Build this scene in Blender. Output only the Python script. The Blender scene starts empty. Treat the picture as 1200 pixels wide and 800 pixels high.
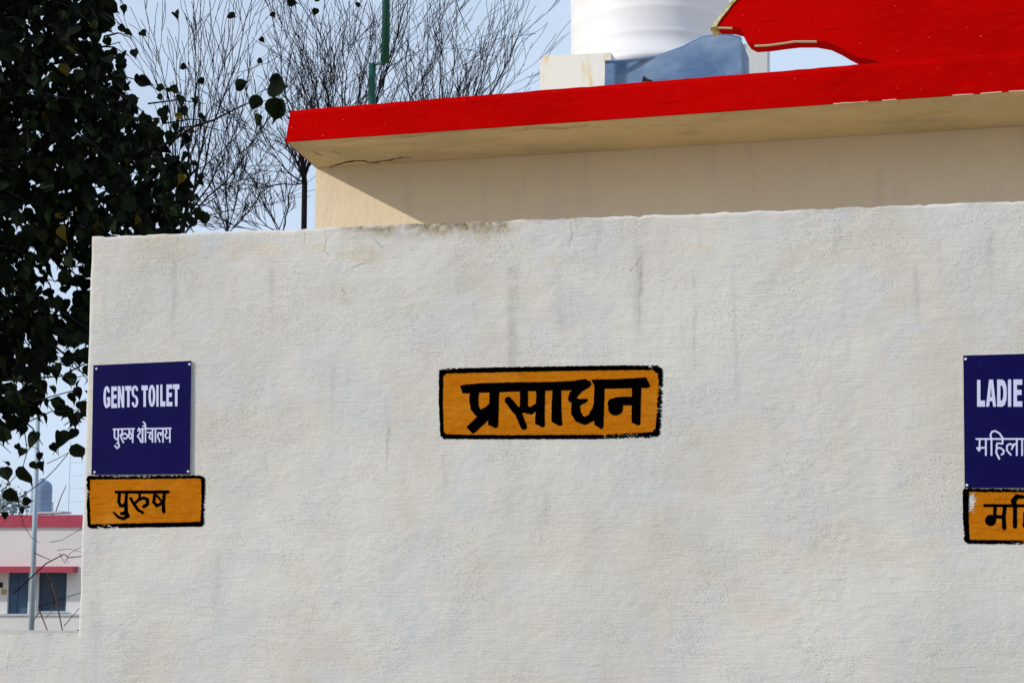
import bpy, math, random
import numpy as np
from mathutils import Vector
random.seed(7); rng = np.random.default_rng(7)
S = bpy.context.scene
C = S.collection

# ---------------------------------------------------------------- camera
F = 1900.0                                  # focal length in 1200-px units
YAW, PITCH = math.radians(10.8), math.atan(240 / F)
CAM = Vector((0.0, -6.45, 1.6))
FW = Vector((-math.sin(YAW) * math.cos(PITCH), math.cos(YAW) * math.cos(PITCH), math.sin(PITCH)))
RT = Vector((math.cos(YAW), math.sin(YAW), 0))
UP = RT.cross(FW)
cd = bpy.data.cameras.new('camera'); cam = bpy.data.objects.new('camera', cd); C.objects.link(cam)
cam.location = CAM; cam.rotation_euler = FW.to_track_quat('-Z', 'Y').to_euler()
cd.sensor_width = 36; cd.lens = F / 1200 * 36; cd.clip_start = .05; cd.clip_end = 3000
S.camera = cam

# ---------------------------------------------------------------- light
SUN = Vector((1.0, 0.60, -0.565)).normalized()     # direction the light travels
elev = math.asin(-SUN.z); az = math.atan2(-SUN.x, -SUN.y)   # from +Y towards +X
sl = bpy.data.lights.new('sun', 'SUN'); so = bpy.data.objects.new('sun', sl); C.objects.link(so)
sl.energy = 2.95; sl.angle = math.radians(.55); sl.color = (1, .94, .84)
so.rotation_euler = SUN.to_track_quat('-Z', 'Y').to_euler()
W = bpy.data.worlds.new('World'); S.world = W; W.use_nodes = True
nt = W.node_tree; nt.nodes.clear()
out = nt.nodes.new('ShaderNodeOutputWorld'); bg = nt.nodes.new('ShaderNodeBackground')
sky = nt.nodes.new('ShaderNodeTexSky'); sky.sky_type = 'NISHITA'; sky.sun_disc = False
sky.sun_elevation = elev; sky.sun_rotation = az; sky.altitude = 200
sky.air_density = 1.0; sky.dust_density = 1.2; sky.ozone_density = 2.5
# thin high cloud veil over the whole sky
tc = nt.nodes.new('ShaderNodeTexCoord'); mp = nt.nodes.new('ShaderNodeMapping'); mp.inputs['Scale'].default_value = (1, 1, 3.0)
nz = nt.nodes.new('ShaderNodeTexNoise'); nz.inputs['Scale'].default_value = 2.2; nz.inputs['Detail'].default_value = 6
rp = nt.nodes.new('ShaderNodeMapRange'); rp.inputs[1].default_value = .35; rp.inputs[2].default_value = .7
rp.inputs[3].default_value = .74; rp.inputs[4].default_value = .95
mx = nt.nodes.new('ShaderNodeMix'); mx.data_type = 'RGBA'; mx.inputs[7].default_value = (6.7, 8.1, 10.1, 1)
L = nt.links
L.new(tc.outputs['Generated'], mp.inputs[0]); L.new(mp.outputs[0], nz.inputs['Vector']); L.new(nz.outputs[0], rp.inputs[0])
L.new(rp.outputs[0], mx.inputs[0]); L.new(sky.outputs[0], mx.inputs[6]); L.new(mx.outputs[2], bg.inputs[0])
bg.inputs[1].default_value = .1; L.new(bg.outputs[0], out.inputs[0])
S.view_settings.view_transform = 'Standard'; S.view_settings.look = 'None'
S.view_settings.exposure = 0.0; S.view_settings.gamma = 1

# ---------------------------------------------------------------- helpers
def ray(px, py): return FW * F + RT * (px - 600) - UP * (py - 400)
def at(px, py, Z): return CAM + ray(px, py) * (Z / F)
def on_plane(px, py, P0, n):
    r = ray(px, py); return CAM + r * ((P0 - CAM).dot(n) / r.dot(n))
def _h(ix, iy, s):
    n = (ix.astype(np.int64) * 374761393 + iy.astype(np.int64) * 668265263 + s * 982451653) & 0x7fffffff
    n = ((n ^ (n >> 13)) * 1274126177) & 0x7fffffff
    return ((n ^ (n >> 16)) & 0xffff) / 65535.0
def vn(x, y, s=0):
    x = np.asarray(x, float); y = np.asarray(y, float)
    ix = np.floor(x); iy = np.floor(y); fx = x - ix; fy = y - iy
    fx = fx * fx * (3 - 2 * fx); fy = fy * fy * (3 - 2 * fy)
    a = _h(ix, iy, s); b = _h(ix + 1, iy, s); c = _h(ix, iy + 1, s); d = _h(ix + 1, iy + 1, s)
    return (a * (1 - fx) + b * fx) * (1 - fy) + (c * (1 - fx) + d * fx) * fy - .5
def wall_d(x, z):                                # outward relief of the near wall, metres
    return (.005 * vn(x * 1.6, z * 2.0, 1) + .0016 * vn(x * 6, z * 8, 2) + .0008 * vn(x * 17, z * 26, 3)
            + .0005 * vn(x * 36, z * 55, 4))

def mesh(name, verts, faces, mat=None, parent=None, smooth=False, mats=None, midx=None):
    m = bpy.data.meshes.new(name); m.from_pydata([tuple(v) for v in verts], [], faces); m.update()
    for k in (mats or ([mat] if mat else [])): m.materials.append(k)
    if midx is not None: m.polygons.foreach_set('material_index', midx)
    if smooth: m.polygons.foreach_set('use_smooth', [True] * len(m.polygons))
    o = bpy.data.objects.new(name, m); C.objects.link(o)
    if parent: o.parent = parent; o.matrix_parent_inverse = parent.matrix_world.inverted()
    return o
def tag(o, label=None, cat=None, group=None, kind=None):
    if label: o['label'] = label
    if cat: o['category'] = cat
    if group: o['group'] = group
    if kind: o['kind'] = kind
    return o
def empty(name, loc, label, cat, group=None):
    o = bpy.data.objects.new(name, None); C.objects.link(o); o.location = loc; o.empty_display_size = .1
    bpy.context.view_layer.update()
    return tag(o, label, cat, group)
class MB:
    def __init__(s): s.v = []; s.f = []
    def add(s, v, f):
        b = len(s.v); s.v += [tuple(p) for p in v]; s.f += [tuple(i + b for i in q) for q in f]
    def box(s, o, a, b, c):                      # corner o, edge vectors a b c
        o, a, b, c = map(Vector, (o, a, b, c))
        v = [o, o + a, o + a + b, o + b, o + c, o + a + c, o + a + b + c, o + b + c]
        f = [(0, 3, 2, 1), (4, 5, 6, 7), (0, 1, 5, 4), (1, 2, 6, 5), (2, 3, 7, 6), (3, 0, 4, 7)]
        if a.cross(b).dot(c) < 0: f = [q[::-1] for q in f]
        s.add(v, f)
    def tube(s, pts, rad, n=6, cap=True):
        pts = [Vector(p) for p in pts]
        if not isinstance(rad, (list, tuple)): rad = [rad] * len(pts)
        V = []; ref = None
        for i, p in enumerate(pts):
            t = (pts[min(i + 1, len(pts) - 1)] - pts[max(i - 1, 0)]).normalized()
            if ref is None: ref = t.orthogonal().normalized()
            ref = (ref - t * ref.dot(t))
            ref = ref.normalized() if ref.length > 1e-5 else t.orthogonal().normalized()
            w = t.cross(ref)
            for k in range(n):
                a = 2 * math.pi * k / n
                V.append(p + (ref * math.cos(a) + w * math.sin(a)) * rad[i])
        Fc = [(i * n + k, i * n + (k + 1) % n, (i + 1) * n + (k + 1) % n, (i + 1) * n + k) for i in range(len(pts) - 1) for k in range(n)]
        if cap: Fc += [tuple(range(n))[::-1], tuple((len(pts) - 1) * n + k for k in range(n))]
        s.add(V, Fc)
    def lathe(s, c, prof, n=32):                 # prof: (r, z)
        c = Vector(c); V = [c + Vector((r * math.cos(2 * math.pi * k / n), r * math.sin(2 * math.pi * k / n), z)) for r, z in prof for k in range(n)]
        Fc = [(i * n + k, i * n + (k + 1) % n, (i + 1) * n + (k + 1) % n, (i + 1) * n + k) for i in range(len(prof) - 1) for k in range(n)]
        Fc += [tuple(range(n))[::-1], tuple((len(prof) - 1) * n + k for k in range(n))]
        s.add(V, Fc)
    def build(s, name, mat, parent=None, smooth=False): return mesh(name, s.v, s.f, mat, parent, smooth)

# ---------------------------------------------------------------- materials
def M(name, col, rough=.7, noise=None, bump=None, spec=.3, fine=None):
    """noise: list of (scale xyz, lo, hi, colour, amount); bump: list of (scale xyz, strength, distance, detail)"""
    m = bpy.data.materials.new(name); m.use_nodes = True; n = m.node_tree; p = n.nodes['Principled BSDF']
    p.inputs['Roughness'].default_value = rough; p.inputs['Specular IOR Level'].default_value = spec
    p.inputs['Base Color'].default_value = (*col, 1)
    g = n.nodes.new('ShaderNodeNewGeometry'); cur = None
    rgb = n.nodes.new('ShaderNodeRGB'); rgb.outputs[0].default_value = (*col, 1); cur = rgb.outputs[0]
    def tex(sc, det=5, rg=.6):
        mp = n.nodes.new('ShaderNodeMapping'); mp.inputs['Scale'].default_value = sc
        t = n.nodes.new('ShaderNodeTexNoise'); t.inputs['Scale'].default_value = 1; t.inputs['Detail'].default_value = det; t.inputs['Roughness'].default_value = rg
        n.links.new(g.outputs['Position'], mp.inputs[0]); n.links.new(mp.outputs[0], t.inputs['Vector']); return t.outputs[0]
    for sc, lo, hi, c2, am in (noise or []):
        t = tex(sc); r = n.nodes.new('ShaderNodeMapRange'); r.inputs[1].default_value = lo; r.inputs[2].default_value = hi; r.inputs[4].default_value = am
        n.links.new(t, r.inputs[0]); x = n.nodes.new('ShaderNodeMix'); x.data_type = 'RGBA'
        n.links.new(r.outputs[0], x.inputs[0]); n.links.new(cur, x.inputs[6]); x.inputs[7].default_value = (*c2, 1); cur = x.outputs[2]
    n.links.new(cur, p.inputs['Base Color'])
    prev = None
    for sc, st, di, det in (bump or []):
        b = n.nodes.new('ShaderNodeBump'); b.inputs['Strength'].default_value = st; b.inputs['Distance'].default_value = di
        n.links.new(tex(sc, det), b.inputs['Height'])
        if prev: n.links.new(prev, b.inputs['Normal'])
        prev = b.outputs[0]
    if prev: n.links.new(prev, p.inputs['Normal'])
    if bump is PL:                                      # scattered pimples and trowel nibs
        v = n.nodes.new('ShaderNodeTexVoronoi'); mp = n.nodes.new('ShaderNodeMapping'); mp.inputs['Scale'].default_value = (24, 24, 30)
        n.links.new(g.outputs['Position'], mp.inputs[0]); n.links.new(mp.outputs[0], v.inputs['Vector'])
        r = n.nodes.new('ShaderNodeMapRange'); r.inputs[1].default_value = .04; r.inputs[2].default_value = .26; r.inputs[3].default_value = 1; r.inputs[4].default_value = 0
        n.links.new(v.outputs['Distance'], r.inputs[0]); q = n.nodes.new('ShaderNodeMath'); q.operation = 'MULTIPLY'
        k = n.nodes.new('ShaderNodeMapRange'); k.inputs[1].default_value = .5; k.inputs[2].default_value = .6
        n.links.new(tex((3, 3, 3)), k.inputs[0]); n.links.new(r.outputs[0], q.inputs[0]); n.links.new(k.outputs[0], q.inputs[1])
        b = n.nodes.new('ShaderNodeBump'); b.inputs['Strength'].default_value = .8; b.inputs['Distance'].default_value = .007
        n.links.new(q.outputs[0], b.inputs['Height']); n.links.new(prev, b.inputs['Normal'])
        # ragged edges of patched and scraped plaster, only here and there
        e = n.nodes.new('ShaderNodeMapRange'); e.inputs[1].default_value = .50; e.inputs[2].default_value = .56; n.links.new(tex((17, 17, 30), 8, .7), e.inputs[0])
        k2 = n.nodes.new('ShaderNodeMapRange'); k2.inputs[1].default_value = .5; k2.inputs[2].default_value = .68; n.links.new(tex((1.9, 2, 2.1)), k2.inputs[0])
        q2 = n.nodes.new('ShaderNodeMath'); q2.operation = 'MULTIPLY'; n.links.new(e.outputs[0], q2.inputs[0]); n.links.new(k2.outputs[0], q2.inputs[1])
        b2 = n.nodes.new('ShaderNodeBump'); b2.inputs['Strength'].default_value = .38; b2.inputs['Distance'].default_value = .0026
        n.links.new(q2.outputs[0], b2.inputs['Height']); n.links.new(b.outputs[0], b2.inputs['Normal']); n.links.new(b2.outputs[0], p.inputs['Normal'])
    return m
PL = [((7, 7, 9), .7, .009, 9), ((26, 26, 36), .6, .0045, 7), ((8, 8, 130), .55, .0036, 5), ((110, 110, 130), .5, .0016, 3)]
m_wall = M('white plaster', (.685, .65, .595), .85, [((1.3, 1, 1.1), .42, .7, (.56, .52, .46), .9), ((2.6, 2, 3.4), .52, .6, (.60, .60, .61), .55), ((5, 5, 5), .55, .75, (.60, .55, .47), .5), ((14, 14, 5), .55, .8, (.46, .46, .46), .35), ((3, 3, .35), .52, .75, (.50, .50, .50), .35), ((2.2, 2, 2), .5, .7, (.57, .58, .59), .6)], PL)
# stain mask carried by the mesh (moss, damp patches, old paint, low-wall edge darkened against sun)
def add_stain_shade(m):
    n = m.node_tree; p = n.nodes['Principled BSDF']; src = p.inputs['Base Color'].links[0].from_socket
    a = n.nodes.new('ShaderNodeAttribute'); a.attribute_name = 'stain_shade'
    mu = n.nodes.new('ShaderNodeMix'); mu.data_type = 'RGBA'; mu.blend_type = 'MULTIPLY'; mu.inputs[0].default_value = 1
    g = n.nodes.new('ShaderNodeNewGeometry'); t = n.nodes.new('ShaderNodeTexNoise'); t.inputs['Scale'].default_value = 38; t.inputs['Detail'].default_value = 7; t.inputs['Roughness'].default_value = .7
    n.links.new(g.outputs['Position'], t.inputs['Vector']); r = n.nodes.new('ShaderNodeMapRange'); r.inputs[1].default_value = .38; r.inputs[2].default_value = .62; r.inputs[3].default_value = .45; r.inputs[4].default_value = 1.25; r.clamp = True
    x = n.nodes.new('ShaderNodeMix'); x.data_type = 'RGBA'; x.clamp_factor = False; x.inputs[6].default_value = (1, 1, 1, 1)
    n.links.new(t.outputs[0], r.inputs[0]); n.links.new(r.outputs[0], x.inputs[0]); n.links.new(a.outputs['Color'], x.inputs[7])
    n.links.new(src, mu.inputs[6]); n.links.new(x.outputs[2], mu.inputs[7]); n.links.new(mu.outputs[2], p.inputs['Base Color'])
add_stain_shade(m_wall)
m_orange = M('orange wall paint', (.50, .155, .003), .8, [((4, 4, 9), .5, .72, (.56, .22, .02), .7), ((14, 14, 70), .48, .68, (.36, .085, .003), .6), ((40, 40, 40), .6, .75, (.60, .30, .06), .5)], PL, .03)
m_black = M('black wall paint', (.0008, .0006, .001), .9, [((50, 50, 60), .62, .8, (.012, .012, .016), .6)], PL, 0)
m_navy = M('navy sign enamel', (.005, .0035, .062), .55, [((5, 5, 5), .4, .7, (.008, .006, .078), .6), ((70, 70, 30), .68, .76, (.05, .05, .14), .5)], [((14, 14, 14), .15, .004, 2), ((3, 3, 2), .5, .02, 2)], .05)
m_edge = M('white sign edge', (.75, .73, .72), .5)
m_letter = M('pale sign lettering', (.60, .62, .84), .5)
m_screw = M('white screw cap', (.75, .76, .8), .4)
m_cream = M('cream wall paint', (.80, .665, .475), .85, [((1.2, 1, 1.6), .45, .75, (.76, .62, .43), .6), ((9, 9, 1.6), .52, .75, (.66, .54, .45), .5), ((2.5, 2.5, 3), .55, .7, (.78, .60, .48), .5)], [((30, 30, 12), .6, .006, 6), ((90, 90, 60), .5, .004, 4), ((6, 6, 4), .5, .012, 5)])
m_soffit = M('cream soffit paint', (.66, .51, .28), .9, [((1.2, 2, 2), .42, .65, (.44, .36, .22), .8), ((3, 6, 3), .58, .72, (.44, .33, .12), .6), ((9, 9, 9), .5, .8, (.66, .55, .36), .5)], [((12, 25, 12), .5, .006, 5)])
m_red = M('red roof paint', (.50, .001, .001), .9, [((.8, 1, 1), .4, .65, (.37, .0008, .0008), .9), ((8, 8, 30), .5, .75, (.54, .004, .002), .5), ((60, 60, 60), .71, .74, (.60, .30, .25), .9), ((3, 3, 40), .6, .72, (.26, .0006, .0006), .6)], [((30, 30, 50), .5, .004, 5), ((9, 9, 14), .5, .01, 3)], .01)
m_pale = M('pale rim plaster', (.72, .60, .46), .8)
m_crack = M('dark crack', (.035, .022, .012), 1)
m_rim = M('mustard rim paint', (.42, .33, .05), .8, [((20, 20, 20), .4, .6, (.75, .72, .6), .8)])
m_greenpole = M('green pole paint', (.003, .065, .045), .6, [((20, 20, 6), .5, .7, (.02, .06, .05), .6)])
m_tank = M('white tank plastic', (.80, .785, .79), .5, [((1.5, 1.5, .5), .5, .75, (.72, .66, .6), .5)])
m_bluegrey = M('blue grey sheet metal', (.075, .15, .31), .6, [((2, 2, 3), .4, .7, (.26, .36, .52), .8), ((12, 12, 12), .6, .75, (.08, .10, .16), .6)], [((3, 3, 5), .6, .03, 3)])
m_stand = M('stained white plaster', (.80, .77, .72), .8, [((6, 6, 1.5), .55, .68, (.70, .52, .12), .8)])
m_bark = M('dark twig bark', (.016, .013, .015), .9, spec=.05)
m_bark2 = M('peepal bark', (.09, .075, .06), .9, [((8, 8, 3), .4, .7, (.04, .03, .025), .8)], [((25, 25, 8), .8, .02, 4)])
m_dry = M('dry brown stalk', (.10, .06, .04), .9)
m_farwall = M('far cream wall', (.78, .75, .72), .9, [((.4, .4, .8), .45, .7, (.70, .66, .62), .6)], [((3, 3, 3), .3, .02, 4)])  # wall colour whitened to stand in for distance haze
m_farred = M('haze-paled red band', (.46, .075, .11), .9, [((.6, .6, .6), .4, .7, (.38, .06, .095), .6), ((9, 9, 9), .5, .7, (.50, .14, .18), .5)], spec=.05)  # red softened in the colour itself in place of haze
m_farblue = M('blue door paint', (.06, .115, .19), .6, [((2, 2, .6), .4, .7, (.05, .09, .17), .7)])
m_glass = M('dark blue window', (.035, .055, .085), .25, [((1, 1, 1), .4, .7, (.05, .08, .13), .8)])
m_frame = M('pale frame paint', (.55, .56, .58), .6)
m_pole = M('grey pole paint', (.34, .42, .48), .45, [((9, 9, 3), .45, .7, (.25, .31, .35), .7)])
m_bluetank = M('blue tank plastic', (.20, .29, .42), .5)
m_sign = M('yellow board paint', (.42, .33, .08), .6)
m_ground = M('dry earth', (.30, .25, .19), .95, [((.5, .5, .5), .4, .65, (.17, .16, .09), .8), ((4, 4, 4), .4, .7, (.36, .31, .25), .5)], [((5, 5, 5), .6, .05, 5)])

def leaf_material(name, c1, c2, c3):
    m = bpy.data.materials.new(name); m.use_nodes = True; n = m.node_tree; p = n.nodes['Principled BSDF']
    g = n.nodes.new('ShaderNodeNewGeometry'); oi = n.nodes.new('ShaderNodeObjectInfo')
    ad = n.nodes.new('ShaderNodeMath'); ad.operation = 'ADD'; fr = n.nodes.new('ShaderNodeMath'); fr.operation = 'FRACT'
    n.links.new(g.outputs['Random Per Island'], ad.inputs[0]); n.links.new(oi.outputs['Random'], ad.inputs[1]); n.links.new(ad.outputs[0], fr.inputs[0])
    r = n.nodes.new('ShaderNodeValToRGB'); r.color_ramp.elements[0].color = (*c1, 1); r.color_ramp.elements[1].color = (*c3, 1)
    e = r.color_ramp.elements.new(.8); e.color = (*c2, 1); r.color_ramp.elements[2].position = 1
    e = r.color_ramp.elements.new(.985); e.color = (*c2, 1)
    n.links.new(fr.outputs[0], r.inputs[0]); n.links.new(r.outputs[0], p.inputs['Base Color'])
    p.inputs['Roughness'].default_value = .7; p.inputs['Specular IOR Level'].default_value = .05
    return m
m_leaf = leaf_material('peepal leaf', (.0035, .0065, .0045), (.010, .017, .007), (.11, .085, .012))

# ---------------------------------------------------------------- ground
def gz(x, y):
    t = min(1, max(0, (y - 11) / 22)); t = t * t * (3 - 2 * t); return -2.55 * t
xs = [-700, -300, -150] + [-80 + 4 * i for i in range(31)] + [80, 150, 300, 700]
ys = [-300, -100, -40, -20] + [-12 + 2 * i for i in range(36)] + [80, 110, 200, 400, 900, 2000]
V = [(x, y, gz(x, y)) for y in ys for x in xs]; nx = len(xs)
Fc = [(j * nx + i, j * nx + i + 1, (j + 1) * nx + i + 1, (j + 1) * nx + i) for j in range(len(ys) - 1) for i in range(nx - 1)]
tag(mesh('ground', V, Fc, m_ground, smooth=True), kind='structure')

tag(mesh('unseen_bounce_slab', [(-9, .3, .004), (6, .3, .004), (6, 8.5, .004), (-9, 8.5, .004), (-9, .3, -.3), (6, .3, -.3), (6, 8.5, -.3), (-9, 8.5, -.3)], [(0, 1, 2, 3), (0, 4, 5, 1), (1, 5, 6, 2), (2, 6, 7, 3), (3, 7, 4, 0)], M('pale bounce slab', (.66, .55, .41), .9, [((3, 3, 3), .4, .7, (.58, .48, .35), .6)])), kind='structure')  # unseen pale slab, added to bounce sunlight up onto building wall and soffit

# ---------------------------------------------------------------- near wall (L-shaped outline, real relief)
WN = Vector((0, 1, 0)); W0 = Vector((0, 0, 0)); R0 = .014
tl = on_plane(107, 277, W0, WN); bl = on_plane(91, 742, W0, WN); tr = on_plane(1200, 235, W0, WN)
XR = 3.6; ZLOW = bl.z; XL = (tl.x + bl.x) / 2
def ztop(x): return tl.z + (tr.z - tl.z) * (x - tl.x) / (tr.x - tl.x)
def build_wall():
    st = .0095
    lowx = list(np.arange(-5.2, XL, .03)); mainx = list(np.arange(XL + R0, XR, st))
    rows_low = list(np.arange(0, ZLOW - R0, .02)) + [ZLOW - R0]
    nhi = int((tl.z - ZLOW) / st)
    cols = [(x, 0) for x in lowx] + [(x, 1) for x in mainx]
    nr = len(rows_low) + nhi; nc = len(cols)
    X = np.zeros((nr, nc)); Z = np.zeros((nr, nc))
    for i, (x, mn) in enumerate(cols):
        top = ztop(x) - R0 + float(.006 * vn(x * 14, 0, 11) + .005 * vn(x * 45, 3, 12)) - max(0, float(vn(x * 20, 7, 13)) - .36) * .07
        for j in range(nr):
            z = rows_low[j] if j < len(rows_low) else ZLOW - R0 + (top - ZLOW + R0) * (j - len(rows_low) + 1) / nhi
            X[j, i] = x + (float(.004 * vn(z * 12, 1, 14)) if mn and i == len(lowx) else 0); Z[j, i] = z
    Y = -wall_d(X, Z)
    verts = np.stack([X, Y, Z], -1).reshape(-1, 3).tolist()
    fs = []
    nl = len(lowx); jl = len(rows_low) - 1
    used = np.zeros((nr - 1, nc - 1), bool)
    for j in range(nr - 1):
        for i in range(nc - 1):
            if i < nl and j >= jl: continue
            used[j, i] = True; a = j * nc + i; fs.append((a, a + 1, a + nc + 1, a + nc))
    # boundary, rounded back
    from collections import defaultdict
    nrm = defaultdict(lambda: [0., 0.]); be = []
    def edge(a, b, n):
        be.append((a, b)); nrm[a][0] += n[0]; nrm[a][1] += n[1]; nrm[b][0] += n[0]; nrm[b][1] += n[1]
    for j in range(nr - 1):
        for i in range(nc - 1):
            if not used[j, i]: continue
            a = j * nc + i
            if i == 0 or not used[j, i - 1]: edge(a + nc, a, (-1, 0))
            if i == nc - 2: edge(a + 1, a + nc + 1, (1, 0))
            if j == nr - 2 or not used[j + 1, i]: edge(a + nc + 1, a + nc, (0, 1))
            if j == 0: edge(a, a + 1, (0, -1))
    ring = {}
    for v, n in nrm.items():
        p = verts[v]; l = math.hypot(*n) or 1; nn = (n[0] / l, n[1] / l)
        k = math.sqrt(2) if abs(nn[0]) > .3 and abs(nn[1]) > .3 else 1
        ids = [v]
        for t in (25, 50, 75, 90):
            t = math.radians(t); verts.append([p[0] + nn[0] * k * R0 * math.sin(t), p[1] + R0 * (1 - math.cos(t)), p[2] + nn[1] * k * R0 * math.sin(t)]); ids.append(len(verts) - 1)
        verts.append([verts[-1][0], .23, verts[-1][2]]); ids.append(len(verts) - 1); ring[v] = ids
    for a, b in be:
        for k in range(5): fs.append((ring[a][k], ring[a][k + 1], ring[b][k + 1], ring[b][k]))
    o = mesh('plastered_wall', verts, fs, m_wall, smooth=True)
    P = np.array(verts); x, z = P[:, 0], P[:, 2]
    d = (tl.z + (tr.z - tl.z) * (x - tl.x) / (tr.x - tl.x)) - z       # metres below the top edge
    col = np.ones((len(P), 4))
    def mul(mask, c):
        for k in range(3): col[:, k] *= 1 - mask * (1 - c[k])
    def pxx(px): return on_plane(px, 260, W0, WN).x
    nzs = vn(x * 9, z * 12, 21) + .5 * vn(x * 30, z * 34, 22) + .3 * vn(x * 90, z * 90, 23)
    # mould under the coping between px 395 and 620
    a, b = pxx(395), pxx(615)
    m = np.clip(1 - np.abs((x - (a + b) / 2) / ((b - a) / 2)) ** 4, 0, 1) * np.clip(1.15 - d / (.085 + .07 * vn(x * 6, 0, 24)), 0, 1)
    mul(np.clip(m * (1.0 + 2.2 * nzs), 0, 1), (.60, .52, .40))
    mul(np.clip((1 - d / .03), 0, 1) * np.clip(.3 + 3 * vn(x * 11, 4, 27), 0, 1) * (x > a) * (x < b), (.45, .40, .33))
    mul(((z > ZLOW - .012) & (x < XL)).astype(float), (.72, .71, .68))  # top edge of the low wall darkened to mute its sunlit rounding
    mul(np.clip((1 - d / .025), 0, 1) * np.clip(.4 + 2 * vn(x * 8, 5, 25), 0, 1) * (x > tl.x), (.60, .56, .50))
    # patches of old paint
    for px, py, rx, ry, c in ((430, 300, .10, .04, (.93, .85, .72)), (365, 290, .06, .02, (1, .88, .72)), (545, 262, .06, .03, (1, .9, .76)), (560, 330, .2, .06, (.93, .93, .92)), (470, 365, .1, .03, (.94, .93, .91)), (1010, 290, .3, .08, (1, .965, .92)), (1000, 640, .3, .12, (1, .96, .925)), (290, 292, .16, .05, (1, .89, .76)), (660, 305, .1, .03, (1, .94, .80)), (820, 292, .07, .02, (1, .93, .8)), (610, 340, .12, .02, (1, .95, .86)), (925, 305, .05, .03, (1, .92, .90)), (890, 715, .12, .06, (1, .93, .87)), (440, 345, .25, .06, (.92, .91, .89)), (190, 290, .15, .05, (1, .95, .87)), (720, 650, .4, .12, (1, .97, .94))):
        q = on_plane(px, py, W0, WN); r = ((x - q.x) / rx) ** 2 + ((z - q.z) / ry) ** 2
        mul(np.clip(1.3 - r + 1.6 * nzs, 0, 1) * .7, c)
    # grey rain runs down from the coping
    for px, y0, y1, w, s in ((600, 300, 480, .018, .5), (657, 290, 420, .03, .4), (747, 270, 420, .02, .4), (813, 310, 440, .006, .5), (455, 490, 570, .006, .9), (452, 460, 540, .004, .5), (606, 300, 370, .008, .6), (750, 300, 400, .007, .7), (670, 320, 400, .006, .5), (860, 300, 500, .008, .3), (520, 520, 600, .008, .3), (1100, 270, 330, .012, .3), (320, 300, 420, .012, .4), (205, 300, 420, .012, .35), (390, 420, 520, .006, .4), (1160, 260, 360, .014, .35), (1072, 300, 400, .008, .35), (640, 560, 640, .012, .3), (125, 300, 800, .02, .25), (255, 640, 740, .012, .3), (980, 250, 330, .02, .3), (540, 285, 360, .03, .3), (700, 250, 330, .01, .4)):
        q0 = on_plane(px, y0, W0, WN); q1 = on_plane(px, y1, W0, WN)
        xc = q0.x + .012 * vn(z * 9, px, 26)
        mm = np.exp(-((x - xc) / w) ** 2) * np.clip((q0.z - z) / .06, 0, 1) * np.clip((z - q1.z) / .2, 0, 1)
        mul(np.clip(mm * (1 + 1.2 * nzs), 0, 1) * s, (.62, .62, .64))
    at_ = o.data.color_attributes.new('stain_shade', 'FLOAT_COLOR', 'POINT'); at_.data.foreach_set('color', col.ravel())
    tag(o, 'big white plastered wall carrying the signs, with a low wall running off its left side', 'wall')
    return o
wall = build_wall()
def wp(px, py, off):
    q = on_plane(px, py, W0, WN); return Vector((q.x, -float(wall_d(q.x, q.z)) - off, q.z))
# hairline cracks and chips in the plaster
def ribbon(name, P, n_out, width, mat, parent):
    mb = MB(); V = []; Fc = []
    for i, p in enumerate(P):
        t = (P[min(i + 1, len(P) - 1)] - P[max(i - 1, 0)]).normalized(); s = t.cross(n_out).normalized()
        w = width * (.35 + .65 * math.sin(math.pi * (i + .4) / (len(P) + .3))) * random.uniform(.6, 1.3)
        V += [p + s * w / 2, p - s * w / 2]
    for i in range(len(P) - 1): Fc.append((2 * i, 2 * i + 1, 2 * i + 3, 2 * i + 2))
    mb.add(V, Fc); return mb.build(name, mat, parent)
def jag(pts, step=3, amp=.8):
    o = []
    for (x0, y0), (x1, y1) in zip(pts, pts[1:]):
        n = max(1, int(math.hypot(x1 - x0, y1 - y0) / step))
        for k in range(n): o.append((x0 + (x1 - x0) * k / n + random.uniform(-amp, amp) * .6, y0 + (y1 - y0) * k / n + random.uniform(-amp, amp) * .6))
    return o + [pts[-1]]
m_hair = M('hairline shadow crack', (.36, .34, .32), 1)
for pts, w in (([(380, 267), (383, 280), (379, 292), (386, 300)], .0028), ([(668, 256), (670, 272), (666, 290)], .003), ([(400, 322), (415, 312), (440, 303)], .0025), ([(400, 335), (404, 345)], .004),
               ([(437, 278), (449, 291)], .003), ([(357, 270), (356, 285)], .002), ([(744, 312), (752, 300)], .003), ([(208, 275), (207, 283)], .003), ([(742, 314), (738, 318)], .004)):
    ribbon('crack', [wp(x, y, .0012) for x, y in jag(pts, 2.2, 1.5)], Vector((0, -1, 0)), w * .6, m_hair, wall)

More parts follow.
